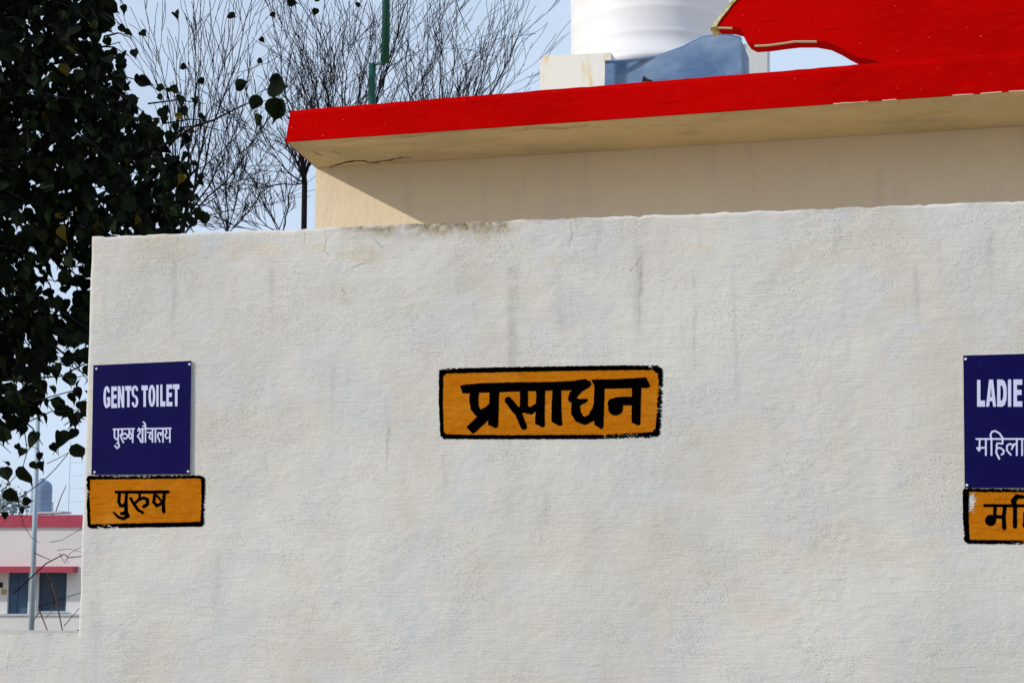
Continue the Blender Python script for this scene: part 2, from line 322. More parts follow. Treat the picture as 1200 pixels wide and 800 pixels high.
# ---------------------------------------------------------------- brush-painted shapes as contours
def sd_stroke(X, Y, pts, w):
    d = np.full(X.shape, 1e9); ww = w if isinstance(w, (list, tuple)) else [w] * len(pts)
    if len(pts) == 1: return np.hypot(X - pts[0][0], Y - pts[0][1]) - ww[0] / 2
    for (x0, y0), (x1, y1), a, b in zip(pts, pts[1:], ww, ww[1:]):
        dx, dy = x1 - x0, y1 - y0; L2 = dx * dx + dy * dy + 1e-9
        t = np.clip(((X - x0) * dx + (Y - y0) * dy) / L2, 0, 1)
        d = np.minimum(d, np.hypot(X - x0 - t * dx, Y - y0 - t * dy) - (a + (b - a) * t) / 2)
    return d
def sd_poly(X, Y, P):
    d = np.full(X.shape, 1e9); ins = np.zeros(X.shape, bool)
    for (x0, y0), (x1, y1) in zip(P, P[1:] + P[:1]):
        dx, dy = x1 - x0, y1 - y0; t = np.clip(((X - x0) * dx + (Y - y0) * dy) / (dx * dx + dy * dy + 1e-9), 0, 1)
        d = np.minimum(d, np.hypot(X - x0 - t * dx, Y - y0 - t * dy))
        c = ((y0 > Y) != (y1 > Y)) & (X < (x1 - x0) * (Y - y0) / ((y1 - y0) + 1e-12) + x0); ins ^= c
    return np.where(ins, -d, d)
def contour(fn, bbox, cell, place):
    x0, y0, x1, y1 = bbox; nx = int((x1 - x0) / cell) + 2; ny = int((y1 - y0) / cell) + 2
    gx = x0 + np.arange(nx) * cell; gy = y0 + np.arange(ny) * cell; X, Y = np.meshgrid(gx, gy); D = fn(X, Y)
    V = []; Fc = []; cache = {}
    def vid(key, x, y):
        if key not in cache: cache[key] = len(V); V.append(place(x, y))
        return cache[key]
    ins = D < 0; cnt = ins[:-1, :-1].astype(int) + ins[:-1, 1:] + ins[1:, :-1] + ins[1:, 1:]
    for j, i in zip(*np.nonzero(cnt)):
        cs = [(j, i), (j, i + 1), (j + 1, i + 1), (j + 1, i)]; poly = []
        for k in range(4):
            a, b = cs[k], cs[(k + 1) % 4]; da, db = D[a], D[b]
            if da < 0: poly.append(vid(a, gx[a[1]], gy[a[0]]))
            if (da < 0) != (db < 0):
                if a > b: a, b, da, db = b, a, db, da
                t = da / (da - db); poly.append(vid((a, b), gx[a[1]] + (gx[b[1]] - gx[a[1]]) * t, gy[a[0]] + (gy[b[0]] - gy[a[0]]) * t))
        if len(poly) > 2: Fc.append(tuple(poly[::-1]))
    return V, Fc
def paint(name, fn, bbox, cell, off, mat, parent, label=None):
    V, Fc = contour(fn, bbox, cell, lambda x, y: wp(x, y, off))
    o = mesh(name, V, Fc, mat, parent, smooth=True)
    if label: o['label'] = label
    return o
def union(shapes):
    def f(X, Y):
        d = np.full(X.shape, 1e9)
        for s in shapes:
            d = np.minimum(d, sd_poly(X, Y, s[1]) if s[0] == 'p' else sd_stroke(X, Y, s[1], s[2]))
        return d
    return f
def rough(X, Y, a, s=31): return a * (vn(X * .5, Y * .5, s) + .6 * vn(X * 1.4, Y * 1.4, s + 1))
def Z_(pts, sc, ox, oy): return [(ox + x / sc, oy + y / sc) for x, y in pts]
def brush(shapes, amp): 
    u = union(shapes); return lambda X, Y: u(X, Y) + rough(X, Y, amp)
def panel(outer, inner, hole=None, dry=None):
    def fo(X, Y):                              # orange field, under the border
        d = sd_poly(X, Y, inner) - 1.6 + rough(X, Y, .8, 41)
        if hole: d = np.maximum(d, -(np.sqrt(((X - hole[0]) / hole[2]) ** 2 + ((Y - hole[1]) / hole[3]) ** 2) - 1 + 2.2 * vn(X * .35, Y * 1.6, 47)) * 2)
        return d
    def fb(X, Y):
        d = np.maximum(sd_poly(X, Y, outer) + rough(X, Y, .75, 43), -(sd_poly(X, Y, inner) + rough(X, Y, .7, 45)))
        if dry:
            for (x, y, rx, ry) in dry:
                k = np.clip(1.4 - ((X - x) / rx) ** 2 - ((Y - y) / ry) ** 2, 0, 1)
                d = d + k * 9 * np.clip(vn(X * .45, Y * 1.5, 49) + .35 * vn(X * 1.5, Y * 2, 50) + .03, 0, 1)
        return d
    return fo, fb

# central painted sign
cs = empty('painted_sign', wp(645, 472, .002), 'long orange sign painted in the middle of the wall with large black lettering', 'painted sign')
outer = [(514.5, 434), (518, 431.5), (600, 430), (700, 428.3), (770, 427.8), (776, 432), (776.8, 445), (775, 490), (773, 509), (768, 512.5), (700, 514), (600, 514.3), (520, 514), (516, 510), (514.3, 470)]
inner = [(519.5, 441), (523, 437.5), (600, 435.8), (700, 433.8), (765, 433.2), (770.5, 438), (771, 450), (769.5, 480), (768, 502), (764, 506), (700, 509), (600, 509.6), (524, 508.8), (520, 506), (519, 470)]
fo, fb = panel(outer, inner, None, [(525, 431, 14, 3), (735, 511, 36, 3.5), (773, 470, 5, 35), (765, 429, 14, 3.5)])
paint('orange_field', fo, (510, 424, 781, 519), .8, .0012, m_orange, cs)
paint('black_border', fb, (510, 424, 781, 519), .55, .0024, m_black, cs)
K = 8.89
L1 = lambda p: Z_(p, K, 530, 430)
L2 = lambda p: Z_(p, K, 650, 430)
big = [('p', [(539, 451.3), (560, 449), (592, 448), (650, 447.3), (672, 446), (686.5, 443.5), (692, 451.5), (686, 455.5), (676, 457), (650, 457.5), (592, 459), (560, 460), (542, 460.8)]),
       ('s', L1([(235, 250), (225, 340), (235, 420), (265, 470)]), [11, 10.5, 10, 9]), ('s', L1([(265, 480), (340, 460), (420, 400)]), 7.5),
       ('p', L1([(390, 230), (492, 230), (480, 560), (478, 620), (455, 638), (375, 600), (385, 400)])),
       ('p', L1([(370, 430), (390, 540), (225, 690), (205, 685), (148, 622), (250, 525), (300, 450)])),
       ('s', L1([(585, 345), (650, 430), (690, 480), (745, 620)]), [8.5, 9, 8, 7.5]),
       ('s', L1([(748, 240), (748, 420)]), 9.5), ('s', L1([(690, 450), (760, 440), (820, 455), (880, 410)]), [7, 8, 8.5, 7]),
       ('p', L1([(875, 230), (968, 230), (962, 560), (966, 612), (940, 630), (862, 588), (872, 400)])),
       ('p', L1([(1045, 230), (1135, 230), (1140, 520), (1148, 600), (1120, 612), (1035, 570), (1035, 400)])),
       ('s', L2([(340, 175), (250, 225), (195, 290), (180, 330)]), [9, 10, 10, 9]), ('s', L2([(200, 340), (250, 370), (330, 345)]), [8, 8, 4]),
       ('s', L2([(215, 370), (222, 470), (250, 530), (310, 560), (380, 530), (430, 440), (455, 350)]), [9, 11.5, 10, 9, 9, 9, 8]),
       ('p', L2([(415, 190), (520, 190), (515, 400), (508, 620), (490, 646), (412, 600), (405, 400)])),
       ('p', L2([(380, 130), (620, 125), (955, 108), (997, 200), (970, 216), (900, 218), (520, 225), (430, 225)])),
       ('p', L2([(805, 190), (903, 190), (897, 400), (892, 600), (870, 608), (802, 575), (802, 400)])),
       ('s', L2([(820, 355), (720, 350), (640, 355), (600, 375)]), [10.5, 10, 9.5, 9]), ('s', L2([(635, 425)]), [17.5]), ('s', L2([(600, 375), (620, 420)]), 11)]
paint('lettering', brush(big, .55), (534, 438, 766, 511), .5, .0026, m_black, cs)

# left painted sign
ls = empty('painted_sign', wp(170, 587, .002), 'small orange hand painted sign under the left blue plate at the wall edge', 'painted sign')
outer = [(101.5, 560), (103, 557), (170, 556.5), (235, 556.5), (240, 560), (240.2, 590), (238.8, 614), (236, 616.5), (170, 617.5), (106, 618.8), (102.5, 616), (101.8, 590)]
inner = [(105.5, 561.5), (170, 560.8), (235.5, 560.2), (236, 590), (234.8, 611), (170, 612.5), (106, 614), (105, 590)]
fo, fb = panel(outer, inner, None, [(165, 557, 60, 2.6), (102, 575, 3, 12), (125, 617, 14, 2.5), (240, 595, 2, 14)])
paint('orange_field', fo, (98, 552, 244, 622), .8, .0012, m_orange, ls)
paint('black_border', fb, (98, 552, 244, 622), .5, .0024, m_black, ls)
G = lambda p: Z_(p, 13.33, 125, 560)
sm = [('s', G([(145, 215), (500, 216), (955, 213)]), [3.4, 3.6, 4]), ('s', G([(200, 230), (188, 370), (215, 425), (260, 430), (300, 390)]), 3.6), ('s', G([(312, 230), (300, 380), (305, 540)]), [3.2, 4, 4.4]),
      ('s', G([(235, 550), (310, 545), (335, 590), (260, 632), (180, 605), (110, 535)]), [4, 5, 4, 3.6, 3.2, 2]),
      ('s', G([(515, 240), (512, 320), (440, 390)]), 3), ('s', G([(372, 310), (430, 410), (490, 495), (565, 535)]), [3, 3.6, 3.2, 3.4]), ('s', G([(510, 335), (570, 305), (635, 330), (640, 400), (580, 445)]), [3, 3.4, 4, 4, 4]),
      ('s', G([(752, 240), (735, 370), (780, 430), (880, 380)]), [3.4, 3.6, 3.6, 3.4]), ('s', G([(780, 265), (870, 375)]), 2.6), ('s', G([(900, 230), (885, 400), (890, 520)]), [3.6, 3.6, 4.2])]
paint('lettering', brush(sm, .3), (128, 570, 202, 612), .35, .0026, m_black, ls)

# right painted sign
rs = empty('painted_sign', wp(1200, 604, .002), 'orange hand painted sign under the right blue plate, cut by the picture edge', 'painted sign')
outer = [(1128, 575), (1130, 571.5), (1200, 572), (1286, 573.5), (1289, 577), (1288, 636), (1284, 639), (1200, 637.5), (1133, 636.6), (1129.5, 633), (1128.3, 600)]
inner = [(1135.5, 576), (1200, 576.3), (1282, 577.5), (1281.5, 632.5), (1200, 632.8), (1136, 632), (1135, 600)]
fo, fb = panel(outer, inner, (1137, 588, 5, 9), [(1190, 572, 60, 2.2), (1210, 636, 40, 2.6), (1128, 625, 2.5, 9)])
paint('orange_field', fo, (1124, 567, 1293, 643), .8, .0012, m_orange, rs)
paint('black_border', fb, (1124, 567, 1293, 643), .55, .0024, m_black, rs)
H = lambda p: Z_(p, 11.43, 1125, 570)
lt = [('s', H([(330, 250), (700, 253), (1060, 255), (1560, 262)]), 3.5), ('s', H([(470, 260), (462, 390)]), 4), ('s', H([(408, 450)]), [13]), ('s', H([(460, 405), (580, 400)]), 4), ('s', H([(600, 260), (585, 400), (590, 550)]), [4.6, 4.4, 5]),
      ('s', H([(735, 530), (735, 260), (715, 190), (760, 130), (850, 135), (950, 180), (985, 250)]), [5, 4.6, 6.5, 5.5, 3.6, 3.6, 3.6]),
      ('s', H([(985, 260), (975, 340), (870, 350), (865, 410), (960, 420), (1000, 480), (950, 530)]), 4), ('s', H([(870, 420), (860, 520), (930, 600)]), 4.2),
      ('s', H([(1320, 262), (1315, 560)]), 4.4), ('s', H([(1310, 400), (1260, 370), (1210, 420)]), 4), ('s', H([(1230, 400), (1150, 370), (1110, 440), (1180, 550)]), 4), ('s', H([(1470, 262), (1465, 560)]), 4.4)]
paint('lettering', brush(lt, .3), (1148, 576, 1268, 626), .4, .0026, m_black, rs)

# blue plates -------------------------------------------------------------
GL = {'I': [('p', [(0, 0), (1, 0), (1, 1), (0, 1)])], 'L': [('p', [(0, 0), (.42, 0), (.42, .77), (1, .77), (1, 1), (0, 1)])],
      'T': [('p', [(0, 0), (1, 0), (1, .22), (.7, .22), (.7, 1), (.3, 1), (.3, .22), (0, .22)])],
      'E': [('p', [(0, 0), (1, 0), (1, .2), (.4, .2), (.4, .38), (.92, .38), (.92, .57), (.4, .57), (.4, .8), (1, .8), (1, 1), (0, 1)])],
      'N': [('p', [(0, 0), (.38, 0), (.64, .55), (.64, 0), (1, 0), (1, 1), (.64, 1), (.34, .42), (.34, 1), (0, 1)])],
      'A': [('p', [(.3, 0), (.7, 0), (1, 1), (.7, 1), (.64, .8), (.36, .8), (.3, 1), (0, 1)])],
      'D': [('p', [(0, 0), (.55, 0), (.8, .07), (.96, .25), (1, .5), (.96, .75), (.8, .93), (.55, 1), (0, 1)])]}
HOLE = {'A': [(.42, .64), (.58, .64), (.5, .25)], 'D': [(.34, .22), (.55, .24), (.64, .4), (.64, .6), (.55, .76), (.34, .78)]}
def ell(cx, cy, rx, ry, a0, a1, n=14): return [(cx + rx * math.cos(math.radians(a0 + (a1 - a0) * k / n)), cy + ry * math.sin(math.radians(a0 + (a1 - a0) * k / n))) for k in range(n + 1)]
def glyph(ch, x0, x1, y0, y1):
    w, h = x1 - x0, y1 - y0; mp = lambda P: [(x0 + p[0] * w, y0 + p[1] * h) for p in P]
    if ch in GL:
        u = union([(s[0], mp(s[1])) for s in GL[ch]])
        if ch in HOLE: hp = mp(HOLE[ch]); return lambda X, Y: np.maximum(u(X, Y), -sd_poly(X, Y, hp))
        return u
    t = w * .34; i = t / 2; cx, cy = (x0 + x1) / 2, (y0 + y1) / 2; rx, ry = w / 2 - i, h / 2 - i
    if ch == 'O': return union([('s', ell(cx, cy, rx, ry, 0, 360, 30), t)])
    if ch == 'G': return union([('s', ell(cx, cy, rx, ry, -35, -335, 28), t), ('p', [(cx, cy), (x1, cy), (x1, y1 - h * .08), (x1 - t * .9, y1 - h * .08), (x1 - t * .9, cy + h * .15), (cx, cy + h * .15)])])
    if ch == 'S':
        r2 = (h - t) / 4
        return union([('s', ell(cx, y0 + i + r2, rx, r2, -20, -250, 16) + [(cx, cy)] + ell(cx, y1 - i - r2, rx, r2, -70, 160, 16), t)])
def plate(corners, label, text, hindi, cell_t):
    P = [on_plane(x, y, W0, WN) for x, y in corners]     # TL TR BR BL
    rt = empty('sign_plate', (P[0] + P[2]) / 2 + Vector((0, -.006, 0)), label, 'sign')
    y0, y1 = -.005, -.0075
    # board with its front face inset by a thin white cut edge
    V = [Vector((p.x, y0, p.z)) for p in P] + [Vector((p.x, y1, p.z)) for p in P]
    mesh('board', V, [(4, 5, 6, 7)[::-1], (0, 1, 2, 3), (0, 4, 5, 1), (1, 5, 6, 2), (2, 6, 7, 3), (3, 7, 4, 0)], parent=rt, mats=[m_navy, m_edge], midx=[0, 1, 1, 1, 1, 1])
    pl = Vector((0, y1 - .0012, 0))
    def pp(x, y): return on_plane(x, y, pl, WN)
    fs = [glyph(*g) for g in text]
    def fn(X, Y):
        d = np.full(X.shape, 1e9)
        for f in fs: d = np.minimum(d, f(X, Y))
        return d
    V, Fc = contour(fn, (text[0][1] - 2, text[-1][3] - 3, text[-1][2] + 2, text[0][4] + 3), cell_t, pp)
    mesh('lettering', V, Fc, m_letter, rt)['label'] = 'bold pale capital lettering'
    xs = [p[0] for s in hindi for p in s[1]]; yy = [p[1] for s in hindi for p in s[1]]
    V, Fc = contour(union(hindi), (min(xs) - 2, min(yy) - 2, max(xs) + 2, max(yy) + 2), cell_t, pp)
    mesh('lettering', V, Fc, m_letter, rt)['label'] = 'thin pale lettering of the second line'
    for (x, y), (dx, dy) in zip(corners, ((3, 4), (-3, 4), (-3, -3), (3, -3))):
        c = pp(x + dx, y + dy); mb = MB(); mb.tube([c + Vector((0, .001, 0)), c + Vector((0, -.003, 0)), c + Vector((0, -.0048, 0))], [.0055, .005, .0028], 8); mb.build('screw_cap', m_screw, rt)
    return rt
gt = [('G', 121.2, 129.2, 452.3, 478), ('E', 130.4, 137, 452.7, 477.8), ('N', 138, 145.6, 452.3, 477.4), ('T', 146.8, 154, 452, 477), ('S', 154.2, 162, 451.5, 477.2), ('T', 165.8, 173.2, 451.5, 476.5), ('O', 174, 182, 450.8, 476.3), ('I', 183.2, 185.8, 450.8, 476.2), ('L', 187.8, 193.8, 450.5, 476), ('E', 195, 202, 450.3, 475.8), ('T', 202.8, 210.2, 450, 475.8)]
Q = lambda p, w=1.8: ('s', Z_(p, 13.33, 125, 490), w)
sau = [Q([(490, 195), (503, 155), (525, 180), (517, 230), (482, 280)]), Q([(485, 283), (512, 310), (535, 368)]), Q([(545, 162), (1003, 155)]), Q([(560, 160), (560, 370)], 2.2), Q([(607, 155), (605, 368)]), Q([(607, 150), (597, 112), (568, 118)], 1.7), Q([(610, 150), (600, 80), (572, 56)], 1.7),
       Q([(640, 218), (695, 222), (662, 290), (682, 322), (712, 300)]), Q([(715, 160), (715, 368)]), Q([(762, 160), (762, 368)]), Q([(880, 160), (880, 368)]), Q([(878, 240), (850, 225), (845, 262)], 1.8), Q([(848, 240), (812, 222), (795, 275), (830, 362)]),
       Q([(922, 165), (940, 215), (912, 265), (935, 312), (985, 292)]), Q([(987, 158), (987, 368)])]
gh = [Q([(105, 171), (430, 161)]), Q([(122, 172), (122, 290), (145, 325), (178, 315)]), Q([(180, 170), (180, 385)]), Q([(160, 388), (190, 400), (195, 440), (165, 468), (128, 425)]),
      Q([(243, 170), (242, 235), (212, 262)]), Q([(212, 262), (235, 325), (262, 375)]), Q([(240, 262), (282, 228), (325, 265), (322, 295)], 1.8), Q([(322, 295), (290, 322), (262, 302)], 1.8),
      Q([(355, 170), (346, 285), (370, 318), (405, 296)]), Q([(362, 205), (402, 290)], 1.6), Q([(410, 165), (406, 372)])] + sau
plate([(110.2, 428), (225.2, 422.8), (223.6, 555.2), (108, 556)], 'blue plate lettered GENTS TOILET near the left edge of the wall', gt, gh, .3)
ltx = [('L', 1145, 1154.3, 445, 476.3), ('A', 1155.5, 1167.3, 444.6, 476.3), ('D', 1168.5, 1179.8, 444.5, 476.3), ('I', 1181.2, 1185, 444.5, 476.3), ('E', 1187.6, 1198, 444.4, 476.3), ('S', 1201.2, 1210.4, 444, 476.5),
       ('T', 1213.5, 1222.5, 444, 476.4), ('O', 1223, 1233, 443.5, 476.6), ('I', 1234.6, 1237.8, 443.7, 476.4), ('L', 1240.2, 1247.5, 443.5, 476.4), ('E', 1249, 1257.4, 443.3, 476.4), ('T', 1258.6, 1267.5, 443, 476.4)]
U = lambda p, w=2.1: ('s', Z_(p, 16, 1130, 495), w)
lh = [U([(225, 305), (1105, 305)]), U([(290, 305), (285, 480)]), U([(285, 470), (400, 470)]), U([(245, 475), (280, 520), (290, 480)], 2.6), U([(405, 305), (405, 608)]),
      U([(510, 608), (510, 310), (490, 230), (520, 170), (580, 155), (660, 200), (728, 300)]), U([(718, 305), (718, 395), (620, 385), (603, 425), (615, 470), (685, 475), (740, 520), (735, 575), (700, 598)]), U([(610, 475), (598, 560), (655, 675)], 2.3),
      U([(985, 305), (985, 608)]), U([(980, 402), (935, 402), (890, 495)]), U([(915, 430), (855, 395), (800, 430), (800, 520), (872, 600)]), U([(1085, 305), (1085, 608)])]
lh += [('s', [(1206 + (x - 161) * 1.2, 514.2 + (y - 502) * 1.19) for x, y in s[1]], s[2] * 1.1) for s in sau]
plate([(1128.6, 416.6), (1283, 412.5), (1284, 571.5), (1130.2, 571.2)], 'blue plate lettered for LADIES at the right, cut by the picture edge', ltx, lh, .35)

# ---------------------------------------------------------------- toilet building behind
b_ = math.radians(4.2); UB = Vector((math.cos(b_), -math.sin(b_), 0)); VB = Vector((math.sin(b_), math.cos(b_), 0))
PF = at(336, 167, 10.4)
def fp(px, py, back=0): return on_plane(px, py, PF + VB * back, VB)
Pj = on_plane(371, 197, PF, Vector((0, 0, 1))); WD = (Pj - PF).dot(VB)
bld = empty('flat_roofed_building', (fp(370, 230, WD).x, fp(370, 230, WD).y, 0), 'cream building with a red edged flat roof standing behind the white wall', 'building')
c0 = fp(369.5, 230, WD); c0 = Vector((c0.x, c0.y, 0)); LEN = 9.0
mb = MB()                                              # wall front and left side, subdivided
zt = fp(371, 197, WD).z; zt1 = fp(1200, 148, WD).z; u1 = (fp(1200, 148, WD) - c0).dot(UB)
def jz(u): return zt + (zt1 - zt) * u / u1
NU = 120
V = []; Fc = []
for i in range(NU + 1):
    u = LEN * (i / NU) ** 1.3
    for j in range(31):
        z = jz(u) * j / 30; d = .004 * float(vn(u * 4, z * 4, 61)) + .002 * float(vn(u * 14, z * 14, 62)); V.append(c0 + UB * u + VB * d + Vector((0, 0, z)))
for i in range(NU):
    for j in range(30): a = i * 31 + j; Fc.append((a, a + 31, a + 32, a + 1))
k = len(V); V += [c0 + VB * 5, c0 + VB * 5 + Vector((0, 0, zt)), c0 + UB * LEN + VB * 5, c0 + UB * LEN + VB * 5 + Vector((0, 0, jz(LEN)))]
Fc += [(0, 30, k + 1, k), (k + 2, k + 3, NU * 31 + 30, NU * 31), (k, k + 1, k + 3, k + 2)]
for i in range(0): pass
mesh('wall', V, Fc, m_cream, bld)
# slab + soffit
pxs = [336, 370, 450, 560, 680, 800, 940, 1080, 1200, 1400, 1650]
def ybot(x): return 167 - .0694 * (x - 336)
def ytop(x): return 130 - .0800 * (x - 342) if x < 870 else 87.8 - .0835 * (x - 870)
N = 160; V = []; Fc = []
fr = []
for i in range(N + 1):
    x = 336 + (1650 - 336) * i / N
    b = fp(x, ybot(x), .02); t = fp(x + (6 if i == 0 else 6 * max(0, 1 - (x - 336) / 60)), ytop(max(x, 342)), .02)
    u = (b - c0).dot(UB); bk = c0 + UB * max(u, -.012); bk.z = jz(max(u, 0)) + .001
    if i == 0: bk = Pj + Vector((0, 0, .001))
    fr.append((b, t, u)); V += [b + Vector((0, 0, .003)), bk, bk + VB * 5.2 + Vector((0, 0, 0)), t + VB * (WD + 5.2) - Vector((0, 0, .01)), t - Vector((0, 0, .01))]
for i in range(N):
    a = i * 5; b = a + 5
    for q in range(5): Fc.append((a + q, b + q, b + (q + 1) % 5, a + (q + 1) % 5)[::-1])
Fc += [(0, 1, 2, 3, 4), tuple(N * 5 + q for q in (4, 3, 2, 1, 0))]
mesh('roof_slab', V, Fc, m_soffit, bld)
# red fascia, 20 mm proud, slightly uneven
V = []; Fc = []; MR = 7
for i, (b, t, u) in enumerate(fr):
    for j in range(MR + 1):
        s = j / MR; p = b.lerp(t, s) - VB * (.02 + .003 * float(vn(u * 6, s * 3, 63)) - .010 * (s > .99) )
        e = .004 * float(vn(u * 18, 0, 64)) if j == 0 else (.004 * float(vn(u * 15, 0, 65)) if j == MR else 0)
        V.append(p + Vector((0, 0, e)))
    V.append(b + Vector((0, 0, .0005)) - VB * .001); V.append(t - VB * .001)
n = MR + 3
for i in range(N):
    a = i * n; b = a + n
    for j in range(MR): Fc.append((a + j, b + j, b + j + 1, a + j + 1))
    Fc.append((a + MR + 1, b + MR + 1, b, a)); Fc.append((a + MR, b + MR, b + MR + 2, a + MR + 2))
Fc.append(tuple([MR + 1] + list(range(MR + 1)) + [MR + 2])[::-1])
mesh('fascia', V, Fc, m_red, bld, smooth=False)
# end of the slab painted red
e0, e1 = fr[0][0], fr[0][1]
mb = MB(); mb.add([e0 - UB * .004, Pj - UB * .004, Pj - UB * .004 + Vector((0, 0, .2)), e1 - UB * .004], [(0, 3, 2, 1)]); mb.build('fascia', m_red, bld)
# cracks in the soffit
def sof(px, py):
    # soffit plane through three points
    A = fp(336, ybot(336)); B = fp(1200, ybot(1200)); D_ = fp(1200, 148, WD); nn = (B - A).cross(Pj - A).normalized()
    if nn.z > 0: nn = -nn
    return on_plane(px, py, A, nn) + nn * .002
for pts, w in (([(372, 196.3), (384, 197.3), (390, 194.5), (400, 191.5), (415, 188.5), (426, 188.4), (436, 190.7), (450, 188.5), (459, 187), (472, 184), (484, 184.5)], .022), ([(505, 183.4), (515, 183), (524, 184)], .010),
               ([(385, 168), (400, 167), (425, 163), (470, 161.5), (510, 156), (560, 152)], .007), ([(600, 154), (622, 150.5), (660, 151), (690, 147.5)], .010), ([(365, 177), (378, 183)], .006), ([(388, 177), (400, 181)], .005), ([(1035, 155), (1080, 152), (1125, 149), (1165, 146)], .012), ([(640, 172), (720, 168), (800, 163)], .005)):
    ribbon('crack', [sof(x, y) for x, y in jag(pts, 3, .6)], Vector((0, 0, -1)), w, m_crack, bld)
# pale broken plaster along the lower lip
mb = MB()
for i in range(78, 150):
    b0, b1 = fr[i][0], fr[i + 1][0]
    if vn(i * .55, 0, 66) > -.02: mb.box(b0 - VB * .0212 - Vector((0, 0, random.uniform(.001, .0035))), b1 - b0, VB * .0115, Vector((0, 0, .0035)))
tag(mb.build('plaster_lip', m_pale, bld), kind='stuff')

# red raised parapet with broken lower edge
par = [(868, -8), (905, -120), (1700, -200), (1700, 20), (1200, 66), (1040, 79), (1033, 74.5), (1022, 69.5), (1005, 67), (995, 62), (985, 56), (972, 50), (955, 47), (935, 47), (918, 49), (900, 51.5), (884, 52.5), (877, 49), (872, 42), (868, 34), (858, 31.5), (841, 31), (846, 22), (855, 12)]
Pp = [fp(x, y, .10) for x, y in par]; mb = MB(); nP = len(Pp)
mb.add(Pp + [p + VB * .16 for p in Pp], [tuple(range(nP))] + [tuple(range(nP, 2 * nP))[::-1]] + [(i, i + nP, (i + 1) % nP + nP, (i + 1) % nP) for i in range(nP)])
po = empty('roof_parapet', Pp[5], 'tall red painted parapet with ragged lower edge above the roof at right', 'parapet')
o = mb.build('panel', m_red, po)
mb = MB()                                              # mustard rim down the slanting left end
rim = [(872, -14), (868, -4), (860, 4), (853, 13), (846, 22), (840, 31)]
for (xa, ya), (xb, yb) in zip(rim, rim[1:]):
    A = fp(xa - 1, ya, .09); B = fp(xb - 1, yb, .09); wA = 7 * .0055 * random.uniform(.8, 1.1)
    mb.box(A, B - A, -UB * wA - Vector((0, 0, .01)), VB * .17)
mb.build('rim', m_rim, po)
for seg in ([(841, 31.6), (858, 32.2)], [(884, 53), (900, 52.2), (918, 49.8), (930, 48)], [(930, 47.8), (957, 47.8)]):
    mb = MB()
    for (xa, ya), (xb, yb) in zip(seg, seg[1:]): A = fp(xa, ya, .097); B = fp(xb, yb, .097); mb.box(A, B - A, Vector((0, 0, -.0035)), VB * .03)
    tag(mb.build('plaster_lip', m_pale, po), kind='stuff')
# things on the roof
ZR = fp(700, ytop(700)).z - .02                        # about the roof surface
def rbox(name, pts, Z, depth, mat, parent):            # prism from an outline standing on the roof
    P0 = at(pts[0][0], pts[0][1], Z); P = [on_plane(x, y, P0, VB) for x, y in pts]; n = len(P)
    mb = MB(); mb.add(P + [p + VB * depth for p in P], [tuple(range(n))] + [tuple(range(n, 2 * n))[::-1]] + [(i, i + n, (i + 1) % n + n, (i + 1) % n) for i in range(n)])
    # fix winding
    nn = (P[1] - P[0]).cross(P[2] - P[0])
    o = mb.build(name, mat, parent); o.data.flip_normals() if nn.dot(VB) > 0 else None; return o
ZT = 12.6
base = at(752, 70, ZT); r = (at(850, 40, ZT) - at(655, 40, ZT)).length / 2
tk = empty('water_tank', (base.x, base.y, base.z), 'big white round water tank on the roof beside the red parapet', 'water tank')
mb = MB(); prof = [(r * .9, 0), (r * .985, .03), (r, .08)]
z = .08
for q in range(9):
    prof += [(r, z), (r, z + .13), (r * 1.005, z + .145), (r * 1.005, z + .165), (r, z + .18)]; z += .2
prof += [(r * .97, z + .05), (r * .6, z + .22), (r * .3, z + .28)]
cc = base + Vector((-.0, r, 0)); mb.lathe(cc, prof, 56); mb.build('drum', m_tank, tk, smooth=True)
mb = MB(); mb.lathe(cc + Vector((0, 0, z + .28)), [(r * .3, 0), (r * .3, .06), (r * .1, .09)], 24); mb.build('lid', m_tank, tk)
pb = rbox('plinth', [(633, 125), (633, 70), (640, 65), (716, 62), (716, 125)], 12.2, 1.6, m_stand, None); pb.name = 'tank_plinth'
tag(pb, 'pale plastered plinth with yellow stains under the white roof tank', 'plinth')
hs = empty('tank_housing', at(790, 95, 11.7), 'blue grey sheet metal housing with sloping top in front of the white tank', 'housing')
rbox('body', [(708, 120), (709, 73), (735, 72), (770, 66), (800, 56), (822, 44), (850, 41), (868, 45), (868.5, 100)], 11.8, .5, m_bluegrey, hs)
mb = MB(); A = [at(x, y, 11.75) for x, y in ((709, 73), (735, 71.5), (770, 66.5), (800, 56), (822, 44), (850, 41), (868, 45))]
mb.tube(A, .012, 6); mb.build('edge_rail', m_bluegrey, hs)
mb = MB(); mb.tube([at(868, 45, 11.78), at(868.5, 98, 11.78)], .008, 6); mb.build('corner_strip', m_crack, hs)
mb = MB(); mb.tube([at(824, 79, 11.79), at(832, 70, 11.79), at(839, 64, 11.79)], [.012, .016, .006], 5); mb.build('dent', m_crack, hs)
mb = MB(); mb.tube([at(852, 73, 11.79), at(852.5, 79, 11.79)], [.01, .012], 5); mb.build('handle', m_crack, hs)
o = rbox('parapet_block', [(869.5, 100), (869.5, 52), (899, 50.5), (899, 74), (899, 100)], 12.8, .2, m_frame, None)
tag(o, 'small pale grey block seen between the blue housing and red parapet', 'block')
mb = MB(); q = at(757, 94, 10.5); sx = .0055 * RT
mb.add([q - sx * 5 - Vector((0, 0, .012)), q + sx * 8 - Vector((0, 0, .012)), q + sx * 7, q + sx * 2 + Vector((0, 0, .008)), q - sx * 3 + Vector((0, 0, .03)), q - sx * 1 + VB * .03], [(0, 1, 2), (0, 2, 3), (0, 3, 4), (0, 4, 5), (4, 3, 5), (3, 2, 5)])
tag(mb.build('dry_leaf', m_crack), 'small dark dry leaf lying on the red roof edge', 'leaf')
